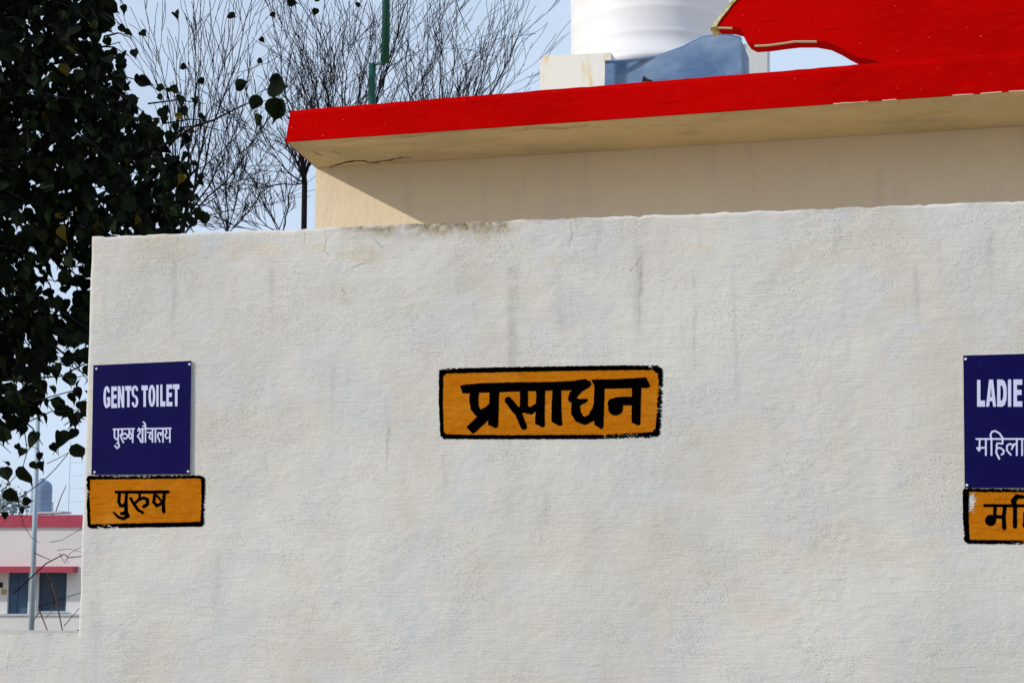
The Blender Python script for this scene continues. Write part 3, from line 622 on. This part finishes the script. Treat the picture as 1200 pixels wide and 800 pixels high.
# green pole in two offset lengths
gp = empty('green_pole', Vector(at(436, 118, 11.2)), 'thin dark green pole rising behind the left part of the red roof', 'pole')
mb = MB(); a = at(436, 100, 11.2); rr = 4.3 / F * 11.2
mb.tube([Vector((a.x, a.y, ZR - .1)), Vector((a.x, a.y, at(436, 74, 11.2).z))], rr, 14); mb.build('lower_tube', m_greenpole, gp, True)
b = at(452, 40, 11.2); z0 = at(452, 75, 11.2).z
mb = MB(); mb.tube([Vector((b.x, b.y, z0)), Vector((b.x, b.y, z0 + 1.2))], rr * 1.05, 14); mb.build('upper_tube', m_greenpole, gp, True)
mb = MB(); mb.box(Vector((a.x, a.y, z0 - .006)) - VB * .01, Vector((b.x - a.x, b.y - a.y, 0)), VB * .02, Vector((0, 0, .012))); mb.build('bracket', m_greenpole, gp)

# ---------------------------------------------------------------- far building
ZF = 70; P0 = at(40, 700, ZF); yr = Vector((RT.x, RT.y, 0)).normalized(); nf = Vector((-math.sin(YAW), math.cos(YAW), 0))
def ff(px, py, out=0): return on_plane(px, py, P0 - nf * out, nf)
def frect(mbb, x0, x1, y0, y1, out, thick):
    A = ff(x0, y1, out); B = ff(x1, y1, out); T = ff(x0, y0, out)
    mbb.box(A, Vector((B.x - A.x, B.y - A.y, 0)), nf * thick, Vector((0, 0, T.z - A.z)))
fb_ = empty('low_building', Vector((P0.x, P0.y, ff(40, 745).z)), 'small pale far building with red bands, blue door and window at lower left', 'building')
# wall with openings built from pieces that butt together
mb = MB()
for r_ in ((-170, 170, 617, 670), (-170, 8, 670, 720), (32, 44, 670, 720), (77, 170, 670, 720), (44, 77, 716, 720)): frect(mb, *r_, 0, 6)
mb.build('wall', m_farwall, fb_)
mb = MB(); frect(mb, -172, 172, 720.3, 775, .25, 6.2); mb.build('plinth', m_farwall, fb_)
mb = MB(); frect(mb, -173, 173, 719, 721, .32, .4); mb.build('ledge', m_frame, fb_)
mb = MB(); frect(mb, -174, 174, 603, 617, .12, 6.3); mb.build('roof_band', m_farred, fb_)
mb = MB(); frect(mb, -174, 85, 663.5, 670.5, .9, .9); mb.build('canopy', m_farred, fb_)
mb = MB(); frect(mb, 8.2, 31.8, 670.5, 719, -.18, .06); dr = mb.build('door', m_farblue, fb_)
mb = MB(); frect(mb, 19.6, 20.4, 671, 718, -.16, .03); frect(mb, 10, 18, 690, 691, -.165, .02); frect(mb, 22, 30, 690, 691, -.165, .02); mb.build('door_rail', m_glass, dr)
mb = MB()
for r_ in ((44, 46, 670.6, 716), (75.4, 77, 670.6, 716), (46, 75.4, 714.4, 716), (46, 75.4, 670.6, 672)): frect(mb, *r_, -.10, .08)
wf = mb.build('window', m_farblue, fb_)
mb = MB(); frect(mb, 46, 75.4, 672, 714.4, -.16, .02); mb.build('pane', m_glass, wf)
mb = MB(); frect(mb, 60, 61, 672, 714.4, -.13, .03); frect(mb, 46, 60, 690, 690.8, -.13, .03); frect(mb, 61, 75.4, 690, 690.8, -.13, .03); mb.build('glazing_bar', m_farblue, wf)
mb = MB(); frect(mb, 42, 79, 716.2, 717.6, .08, .1); mb.build('sill', m_frame, fb_)
mb = MB(); frect(mb, 1.4, 7, 690, 696, .04, .04); o = mb.build('notice_board', m_sign, None); tag(o, 'small yellow board on the far wall left of the blue door', 'board')
mb = MB(); frect(mb, -2, 3, 682, 688, .04, .04); o = mb.build('wall_box', m_crack, None); tag(o, 'small dark box on the far wall above the yellow board', 'box')
ct = ff(48, 601, -2.0); rt_ = 12 / F * 72
mb = MB(); zz = .1
pr = [(rt_ * .96, 0), (rt_, .1)]
for q in range(4): pr += [(rt_, zz + .02), (rt_ * 1.03, zz + .06), (rt_, zz + .1), (rt_, zz + .26)]; zz += .27
pr += [(rt_ * .9, zz + .14), (rt_ * .6, zz + .25), (rt_ * .25, zz + .3)]
t2 = empty('water_tank', ct, 'round blue water tank on the roof of the far building behind the pole', 'water tank')
mb.lathe(ct, pr, 24); mb.build('drum', m_bluetank, t2, True)
mb = MB(); mb.lathe(ct + Vector((0, 0, zz + .3)), [(rt_ * .25, 0), (rt_ * .25, .06)], 16); mb.build('lid', m_bluetank, t2)
mb = MB(); A = ff(34, 602, -1.2); B = ff(72, 601, -1.2); mb.box(A, B - A, nf * 1.6, Vector((0, 0, .09))); ts = mb.build('tank_stand', m_frame); tag(ts, 'flat metal stand lying on the far roof under the blue tank', 'stand')
mb = MB(); q = ct + yr * (rt_ + .06); mb.tube([q + Vector((0, 0, .5)), q, q + Vector((0, 0, -.5))], .03, 6); mb.build('pipe', m_frame, t2)
mb = MB(); frect(mb, 40.6, 41.6, 671, 719.5, .06, .08); mb.build('drain_pipe', m_frame, fb_)
ct2 = ff(80, 603, -4); mst = empty('mast', ct2, 'thin wire mast behind the far building beside the white wall', 'mast')
mb = MB(); mb.tube([ct2, ct2 + Vector((0, 0, 3.4))], .012, 5); mb.build('shaft', m_pole, mst)
for zz in (.6, 1.2, 1.8, 2.4, 3.0): mb = MB(); mb.tube([ct2 + Vector((0, 0, zz)), ct2 + Vector((0, 0, zz)) + yr * .7], .009, 4); mb.build('crossbar', m_pole, mst)
# pole in the middle distance
tp = at(44.5, 492, 26); bt = at(36.5, 745, 26); gz_ = gz(bt.x, bt.y); dn = (bt - tp).normalized(); bt2 = tp + dn * ((tp.z - gz_) / -dn.z)
pe = empty('lamp_pole', bt2, 'tall pale blue grey pole, slightly leaning, in front of the far building', 'pole')
mb = MB(); mb.tube([bt2, tp], [3.5 / F * 26, 2.4 / F * 26], 16); mb.build('shaft', m_pole, pe, True)
mb = MB(); mb.tube([tp, tp + Vector((0, 0, .05))], [2.7 / F * 26, 2.0 / F * 26], 12); mb.build('cap', m_pole, pe)

# ---------------------------------------------------------------- trees
def grow(mb, p, d, length, rad, depth, spread, upw, segs=5, kids=4, n=4, minr=.003, wob=.12, kr=.62):
    pts = [p.copy()]; rs = [rad]; d = d.normalized()
    for i in range(segs):
        d = (d + Vector((random.gauss(0, wob), random.gauss(0, wob), random.gauss(0, wob) + upw * .06))).normalized()
        pts.append(pts[-1] + d * (length / segs)); rs.append(max(minr, rad * (1 - .72 * (i + 1) / segs)))
    mb.tube(pts, rs, n, cap=False)
    if depth <= 0: return
    for k in range(kids):
        t = random.uniform(.18, 1.0) * segs; i = min(segs - 1, int(t)); q = pts[i].lerp(pts[i + 1], t - i); dd = (pts[i + 1] - pts[i]).normalized()
        ax = dd.orthogonal().normalized(); w = dd.cross(ax); a = random.uniform(0, 6.283); s = random.uniform(.5, 1.1) * spread
        nd = dd + (ax * math.cos(a) + w * math.sin(a)) * s + Vector((0, 0, upw * .3))
        grow(mb, q, nd, length * random.uniform(.45, .75), max(minr, rs[i] * kr), depth - 1, spread, upw, max(3, segs - 1), kids, n if depth > 2 else 3, minr, wob, kr)
def bare_tree(px, py, Z, limbs, trunk_r, label, depth=2, kids=4, lean=(0, 0), minr=.0036):
    fork = at(px, py, Z); g = Vector((fork.x + lean[0], fork.y, gz(fork.x, fork.y)))
    e = empty('bare_tree', g, label, 'tree', 'leafless trees behind the wall')
    mb = MB(); mid = g.lerp(fork, .5) + Vector((random.uniform(-.05, .05), 0, 0)); mb.tube([g, mid, fork], [trunk_r * 1.5, trunk_r * 1.2, trunk_r], 8); mb.build('trunk', m_bark, e)
    tw = MB()
    for ex, ey, r_, ln in limbs:
        q = at(ex, ey, Z + random.uniform(-1.2, 1.2)); d = q - fork; lb = MB(); L0 = d.length
        pts = [fork]; nseg = 7
        for k in range(1, nseg + 1):
            t = k / nseg; pts.append(fork + d * t + Vector((0, 0, -.10 * L0 * math.sin(math.pi * t) * ln)) + Vector((random.gauss(0, .02), random.gauss(0, .02), random.gauss(0, .015))) * L0 * .5)
        rs = [max(minr, r_ * (1 - .8 * k / nseg)) for k in range(nseg + 1)]
        lb.tube(pts, [max(minr, q * .75) for q in rs], 6); lb.build('limb', m_bark, e)
        for k in range(1, nseg + 1):
            for _ in range(1 if k < 3 else 2):
                dd = (pts[k] - pts[k - 1]).normalized(); nd = dd + Vector((random.gauss(0, .42), random.gauss(0, .35), random.gauss(.12, .3)))
                grow(tw, pts[k - 1].lerp(pts[k], random.random()), nd, L0 * random.uniform(.25, .6), max(minr, rs[k] * .6), depth - 1, .5, .6, 6, kids, 3, minr)
    tag(tw.build('twigs', m_bark, e), kind='stuff')
    return e
bare_tree(214, 262, 19, [(190, 60, .02, .2), (235, 40, .022, .3), (262, 60, .02, .5), (285, 130, .018, .8), (330, 110, .018, .9), (205, 130, .016, 0), (300, -20, .020, .4)], .034, 'leafless tree beside the leafy crown at the left end of the wall', kids=3)
bare_tree(357, 215, 18, [(350, 130, .044, .2), (333, 165, .020, -1.2), (300, 150, .014, .6), (322, 30, .014, .6), (372, 90, .016, -.5), (262, 200, .011, .8), (400, 60, .013, .5)], .032, 'leafless tree with a dark trunk beside the cream building corner', kids=3)
bare_tree(330, 275, 21, [(300, 205, .014, .4), (270, 225, .012, .6), (345, 190, .013, .3), (240, 250, .010, .5)], .022, 'low leafless sapling rising just above the wall top between the two bigger trees', kids=4, minr=.004)
bare_tree(266, 275, 22, [(250, 215, .012, .4), (285, 190, .012, .5), (300, 235, .011, .4), (268, 130, .015, .1)], .020, 'thin upright leafless sapling just right of the leafy crown', kids=4, minr=.004)
bare_tree(405, 205, 20, [(340, 60, .020, .4), (372, 50, .022, .4), (400, 40, .020, .1), (435, 35, .020, .5), (475, 10, .024, .6), (520, 40, .022, .9), (365, 100, .015, .3), (500, -60, .020, .3), (340, 20, .014, .2), (385, 75, .016, .3), (450, 70, .018, .3)], .05, 'leafless tree fanning up behind the left end of the red roof', kids=4, minr=.0032)
bare_tree(505, 200, 20, [(470, 70, .018, .2), (540, 55, .020, .5), (580, 45, .022, .9), (604, 85, .016, 1.0), (610, 36, .018, 1.1), (520, 40, .018, .3), (560, 90, .016, .7), (490, 50, .016, 0), (530, 80, .016, .5), (575, 70, .014, .9), (500, 90, .014, .2), (545, 100, .014, .8)], .045, 'leafless tree spreading to the right behind the red roof', kids=3, minr=.0032)

# peepal leaf
def leaf_geo(s, fold=.25, droop=.15):
    half = [(0, 0), (.20, -.06), (.42, .06), (.50, .26), (.44, .50), (.24, .72), (.07, .88), (0, 1.22)]
    V = []
    mid = [(0, .0), (0, .26), (0, .56), (0, .88), (0, 1.22)]
    def z(x, y): return abs(x) * fold - droop * y * y
    R_ = [(x, y) for x, y in half[1:-1]]
    V = [Vector((x * s, y * s, z(x, y) * s)) for x, y in mid] + [Vector((x * s, y * s, z(x, y) * s)) for x, y in R_] + [Vector((-x * s, y * s, z(x, y) * s)) for x, y in R_]
    # mid 0..4 ; right 5..10 ; left 11..16
    F_ = [(0, 5, 6, 1), (1, 6, 7), (1, 7, 8, 2), (2, 8, 9), (2, 9, 10, 3), (3, 10, 4)]
    F_ += [tuple((i + 6 if i >= 5 else i) for i in q)[::-1] for q in F_]
    return V, F_
_, LF = leaf_geo(1.0)
VAR = []
for fo_, dr_, wx, tw_, bend in ((.25, .15, 1, 0, 0), (.75, .3, .86, .25, .12), (.1, -.2, 1.05, -.3, -.1), (.5, .5, .8, .45, .2), (-.3, .1, .94, -.5, -.18), (1.1, .2, .9, .2, .1)):
    P_ = []
    for v in leaf_geo(1.0, fo_, dr_)[0]:
        a_ = tw_ * v.y; x_, z_ = v.x * wx + bend * v.y * v.y, v.z
        P_.append((x_ * math.cos(a_) - z_ * math.sin(a_), v.y, x_ * math.sin(a_) + z_ * math.cos(a_)))
    VAR.append(np.array(P_))
def basis(down, face, roll):
    y = down.normalized(); x = y.cross(face); x = x.normalized() if x.length > 1e-4 else y.orthogonal().normalized(); z = x.cross(y)
    return np.array([tuple(x), tuple(y), tuple(z)]).T
def rand_basis():
    down = Vector((random.gauss(0, .5), random.gauss(0, .45), -1 + random.gauss(0, .35)))
    face = Vector((random.gauss(0, .8), -1 + random.gauss(0, .6), random.gauss(.2, .5)))
    return basis(down, face, 0)
# density of the crown over the picture plane at the tree's distance
cr = [(-60, -120), (118, -120), (128, 0), (133, 25), (128, 45), (140, 72), (150, 95), (162, 118), (170, 132), (178, 148), (190, 162), (202, 178), (212, 192), (218, 210), (214, 240), (206, 262), (205, 290), (180, 330), (150, 360), (130, 420), (112, 470), (98, 492), (80, 488), (66, 470), (52, 485), (25, 492), (12, 500), (-60, 505)]
def crown_ok(x, y):
    X = np.array([[float(x)]]); Y = np.array([[float(y)]]); d = float(sd_poly(X, Y, cr)[0, 0]); d += 14 * float(vn(x / 22., y / 22., 71)) + 10 * float(vn(x / 9., y / 9., 72)) - 2
    if d > 0: return d < 26 and x > 140 and y > 85 and random.random() < .10
    for hx, hy, rx, ry, p in ((72, 330, 34, 34, .5), (88, 325, 24, 26, .6), (85, 435, 30, 40, .62), (20, 470, 30, 40, .3), (75, 455, 40, 36, .6), (60, 40, 40, 30, .12), (95, 95, 50, 30, .1)):
        if ((x - hx) / rx) ** 2 + ((y - hy) / ry) ** 2 < 1 and random.random() < p: return False
    if float(vn(x / 9., y / 9., 73)) > .33: return False
    return True
tree_base = at(-330, 640, 13.5); tree_base.z = gz(tree_base.x, tree_base.y)
pt = empty('peepal_tree', tree_base, 'large dark leafy tree with heart shaped leaves filling the left edge', 'tree')
fork = Vector((tree_base.x, tree_base.y, 2.2)); mb = MB()
mb.tube([tree_base, tree_base + Vector((.06, 0, 1.0)), fork, fork + Vector((.1, 0, 1.6)), fork + Vector((0, .1, 3.2))], [.34, .27, .24, .16, .07], 14); mb.build('trunk', m_bark2, pt, True)
for ex, ey, ez, r_ in ((60, 120, 12.6, .07), (150, 210, 12.4, .055), (40, 350, 12.2, .05), (20, 20, 13, .06), (-600, 0, 10, .09), (-300, -200, 13, .08), (-700, 250, 10.5, .07), (80, 440, 12, .035)):
    q = at(ex, ey, ez); mb = MB(); s0 = fork + Vector((0, 0, random.uniform(.0, 1.2))); m1 = s0.lerp(q, .5) + Vector((0, 0, .25))
    mb.tube([s0, s0.lerp(m1, .5) + Vector((0, 0, .1)), m1, q], [r_, r_ * .75, r_ * .5, r_ * .15], 7); mb.build('limb', m_bark2, pt)
# fine branches inside the crown
mb = MB()
for _ in range(230):
    while True:
        x, y = random.uniform(-40, 225), random.uniform(-60, 500)
        if crown_ok(x, y): break
    p = at(x, y, random.uniform(11.6, 13)); q = p + Vector((random.uniform(-.1, .45), random.uniform(-.2, .2), random.uniform(-.35, .1)))
    mb.tube([p, p.lerp(q, .5) + Vector((0, 0, .03)), q], [.008, .006, .003], 4, False)
tag(mb.build('fine_branches', m_bark, pt), kind='stuff')
leaves = []
while len(leaves) < 5400:
    x, y = random.uniform(-60, 240), random.uniform(-120, 525)
    if crown_ok(x, y): leaves.append((at(x, y, random.triangular(11.4, 13.6, 12)), random.uniform(.05, .125), rand_basis()))
for _ in range(5200):                                   # the rest of the crown, outside the picture, placed to shade the visible leaves
    X = random.uniform(-9.5, -3.9); Zd = random.uniform(8.0, 14); h = random.uniform(-.3, 6.8)
    if Zd < 11 and X > -4.9: continue
    if ((X + 6.8) / 2.9) ** 2 + ((Zd - 11) / 3.2) ** 2 + ((h - 3.2) / 3.5) ** 2 > 1: continue
    Fh = Vector((-math.sin(YAW), math.cos(YAW), 0)); leaves.append((CAM + RT * X + Fh * Zd + Vector((0, 0, h)), random.uniform(.10, .17), rand_basis()))
# individually placed leaves hanging clear of the crown
solo = [(42, 506, 25, 100), (70, 505, 25, 85), (86, 502, 18, 95), (88, 520, 27, 60), (60, 520, 13, 50), (48, 530, 12, 100), (52, 541, 14, 95), (41, 540, 15, 90), (27, 546, 29, 70), (11, 541, 11, 160), (28, 525, 13, 110), (5, 547, 20, 80), (10, 572, 23, 55), (27, 587, 12, 0), (4, 502, 20, 90), (25, 500, 14, 80),
        (6, 600, 10, 80), (25, 594, 9, 60), (62, 430, 20, 60), (90, 440, 22, 160), (60, 452, 13, 80), (84, 424, 16, 200), (20, 520, 10, 60), (95, 470, 16, 80), (70, 470, 14, 200),
        (301, 112, 23, 95), (316, 99, 30, 15), (329, 116, 32, 105), (322, 122, 22, 70), (276, 101, 17, 350), (304, 134, 13, 120), (301, 141, 12, 60), (212, 77, 9, 20), (234, 92, 10, 60), (228, 115, 11, 70), (232, 137, 10, 20), (140, 87, 14, 25), (163, 94, 18, 12), (184, 101, 12, 30), (190, 113, 9, 170), (195, 107, 9, 330),
        (202, 108, 12, 300), (212, 112, 13, 100), (212, 126, 14, 60), (213, 135, 12, 160), (206, 144, 13, 80), (190, 128, 14, 90), (205, 15, 11, 60), (268, 17, 11, 30), (165, 37, 11, 40), (157, 58, 12, 80), (142, 7, 12, 60), (337, 4, 14, 340), (370, 10, 10, 100), (374, 2, 9, 200), (420, 3, 8, 100), (318, 15, 8, 50), (305, 45, 8, 40), (302, 70, 8, 30), (140, 30, 12, 40), (147, 39, 12, 10), (222, 152, 9, 40), (236, 140, 8, 300),
        (225, 238, 12, 80), (214, 205, 13, 100), (232, 210, 11, 40), (196, 246, 16, 90), (216, 250, 15, 70), (206, 228, 14, 20)]
solo_b = []
for px, py, sz, ang in solo:
    s = sz * 11.6 / F / 1.08; a = math.radians(ang); down = RT * math.cos(a) - UP * math.sin(a) + FW * random.uniform(-.5, .5)
    face = -FW + RT * random.uniform(-.8, .8) + UP * random.uniform(-.5, .5)
    solo_b.append((at(px, py, 11.6 + random.uniform(-.1, .1)), s, basis(down, face, 0)))
def shades_corner(p):                                  # leaves to shift, opening gaps so the sun reaches the building corner
    t = (PF + VB * WD - p).dot(VB) / SUN.dot(VB)
    if t < 0: return False
    q = p + SUN * t - CAM; d = q.dot(FW); x = 600 + q.dot(RT) / d * F; y = 400 - q.dot(UP) / d * F
    return 355 < x < 560 and 170 < y < 300
leaves = [l if not shades_corner(l[0]) else (l[0] + Vector((-1.5, 2.5, 0)), l[1], l[2]) for l in leaves]
vis = leaves[:5400]; vis.sort(key=lambda l: -(l[1] / (l[0] - CAM).dot(FW)))
nind = 300 - len(solo_b)
front = solo_b + vis[:nind]; rest = vis[nind:] + leaves[5400:]
lms = []
for A_ in VAR:
    lm = bpy.data.meshes.new('leaf'); lm.from_pydata(A_.tolist(), [], LF); lm.materials.append(m_leaf); lms.append(lm)
from mathutils import Matrix
for p, s, B in front:
    o = bpy.data.objects.new('leaf', random.choice(lms)); C.objects.link(o); o.parent = pt
    mm = Matrix([[B[i][j] * s for j in range(3)] + [p[i]] for i in range(3)] + [[0, 0, 0, 1]])
    o.matrix_parent_inverse = pt.matrix_world.inverted(); o.matrix_basis = mm
VV = []; FF = []
for p, s, B in rest:
    b = len(VV); VV += ((random.choice(VAR) * s) @ B.T + np.array(tuple(p))).tolist(); FF += [tuple(i + b for i in q) for q in LF]
tag(mesh('foliage', VV, FF, m_leaf, pt), kind='stuff')
# twigs that carry the free-hanging leaves
def pxtube(name, pts, Z, r0, r1, mat, parent):
    mb = MB(); n = len(pts); mb.tube([at(x, y, Z) for x, y in pts], [r0 + (r1 - r0) * i / (n - 1) for i in range(n)], 5); return mb.build(name, mat, parent)
for pts, r0, r1 in (([(186, 173), (205, 163), (228, 148), (250, 141), (270, 131), (293, 120)], .013, .005), ([(293, 120), (305, 108), (322, 100)], .004, .003), ([(293, 120), (318, 118), (336, 118)], .003, .002), ([(203, 165), (212, 150), (213, 130), (211, 108)], .007, .004), ([(213, 160), (222, 180), (229, 205), (226, 235)], .008, .004), ([(138, 84), (150, 91), (168, 96), (186, 106)], .005, .003),
                     ([(28, 500), (32, 528), (27, 546)], .004, .003), ([(2, 595), (30, 578), (50, 564), (66, 548), (80, 531)], .004, .003), ([(55, 543), (70, 536), (82, 529)], .003, .002), ([(30, 520), (45, 526), (52, 541)], .003, .002), ([(5, 572), (20, 556), (28, 548)], .003, .002), ([(68, 515), (68, 530), (69, 534)], .004, .002), ([(0, 450), (40, 470), (95, 455)], .006, .004), ([(60, 430), (80, 445), (98, 440)], .005, .003), ([(20, 500), (60, 482), (100, 480)], .005, .003), ([(50, 395), (75, 415), (100, 425)], .006, .003), ([(262, 119), (268, 122), (274, 117)], .002, .002), ([(22, 588), (23, 600), (24, 606)], .003, .002)):
    pxtube('twig', pts, 11.6, r0, r1, m_bark, pt)

# dry brambles behind the low wall
T4 = lambda p: Z_(p, 4, 0, 560)
ds = empty('dry_shrub', Vector((at(75, 745, 9).x, at(75, 745, 9).y, 0)), 'dry leafless bramble with arching stems above the low wall at left', 'shrub')
root = Vector((at(75, 745, 9).x, at(75, 745, 9).y, 0))
for pts, r_, mt in (([(62, 540), (130, 480), (215, 400), (300, 356), (325, 372), (390, 365)], .0042, m_bark), ([(160, 350), (240, 385)], .0028, m_bark), ([(95, 150), (110, 220), (150, 280), (185, 302)], .002, m_bark), ([(235, 300), (290, 290), (400, 225)], .002, m_bark),
                    ([(240, 490), (262, 560), (280, 650), (302, 760)], .005, m_dry), ([(185, 618), (205, 670), (240, 760)], .0042, m_dry), ([(187, 622), (150, 680)], .003, m_dry), ([(180, 605), (280, 566), (400, 530)], .003, m_bark), ([(300, 692), (380, 600)], .0025, m_bark), ([(300, 745), (345, 720), (400, 700)], .004, m_bark),
                    ([(268, 338), (320, 330), (400, 350)], .002, m_dry), ([(278, 350), (298, 390), (312, 358), (320, 400)], .002, m_bark), ([(220, 450), (240, 480), (262, 500)], .0025, m_dry), ([(262, 155), (285, 90), (310, 35)], .003, m_bark), ([(270, 610), (240, 520), (225, 450)], .0018, m_bark), ([(210, 660), (260, 600), (330, 560)], .0018, m_dry), ([(300, 400), (330, 350), (400, 310)], .0018, m_bark)):
    pxtube('stem', T4(pts), 9, r_, r_ * .6, mt, ds)
mb = MB()
for x in (302, 240, 300, 390): q = at(x / 4, 560 + 760 / 4, 9); mb.tube([root + Vector((random.uniform(-.1, .1), 0, 0)), q], .005, 5)
mb.build('stem', m_dry, ds)
# distant tree tops behind the far building
for k, (px, py, Z, sz, lab) in enumerate(((4, 592, 95, 1.5, 'hazy far tree top left of the blue tank'), (150, 600, 100, 2.0, 'hazy far tree hidden behind the wall end'))):
    c = at(px, py, Z); e = empty('far_tree', Vector((c.x, c.y, -2.55)), lab, 'tree')
    mb = MB(); mb.tube([Vector((c.x, c.y, -2.55)), c], [.18, .08], 8); mb.build('trunk', m_bark2, e)
    VV = []; FF = []
    for _ in range(350):
        v = Vector((random.gauss(0, 1), random.gauss(0, 1), random.gauss(0, .8))); v = v.normalized() * sz * random.random() ** .4
        b = len(VV); VV += ((VAR[0] * random.uniform(.12, .25)) @ rand_basis().T + np.array(tuple(c + v))).tolist(); FF += [tuple(i + b for i in q) for q in LF]
    tag(mesh('crown', VV, FF, M('far foliage', (.22, .28, .30), .8), e), kind='stuff')  # haze is mixed into the pale bluish leaf colour
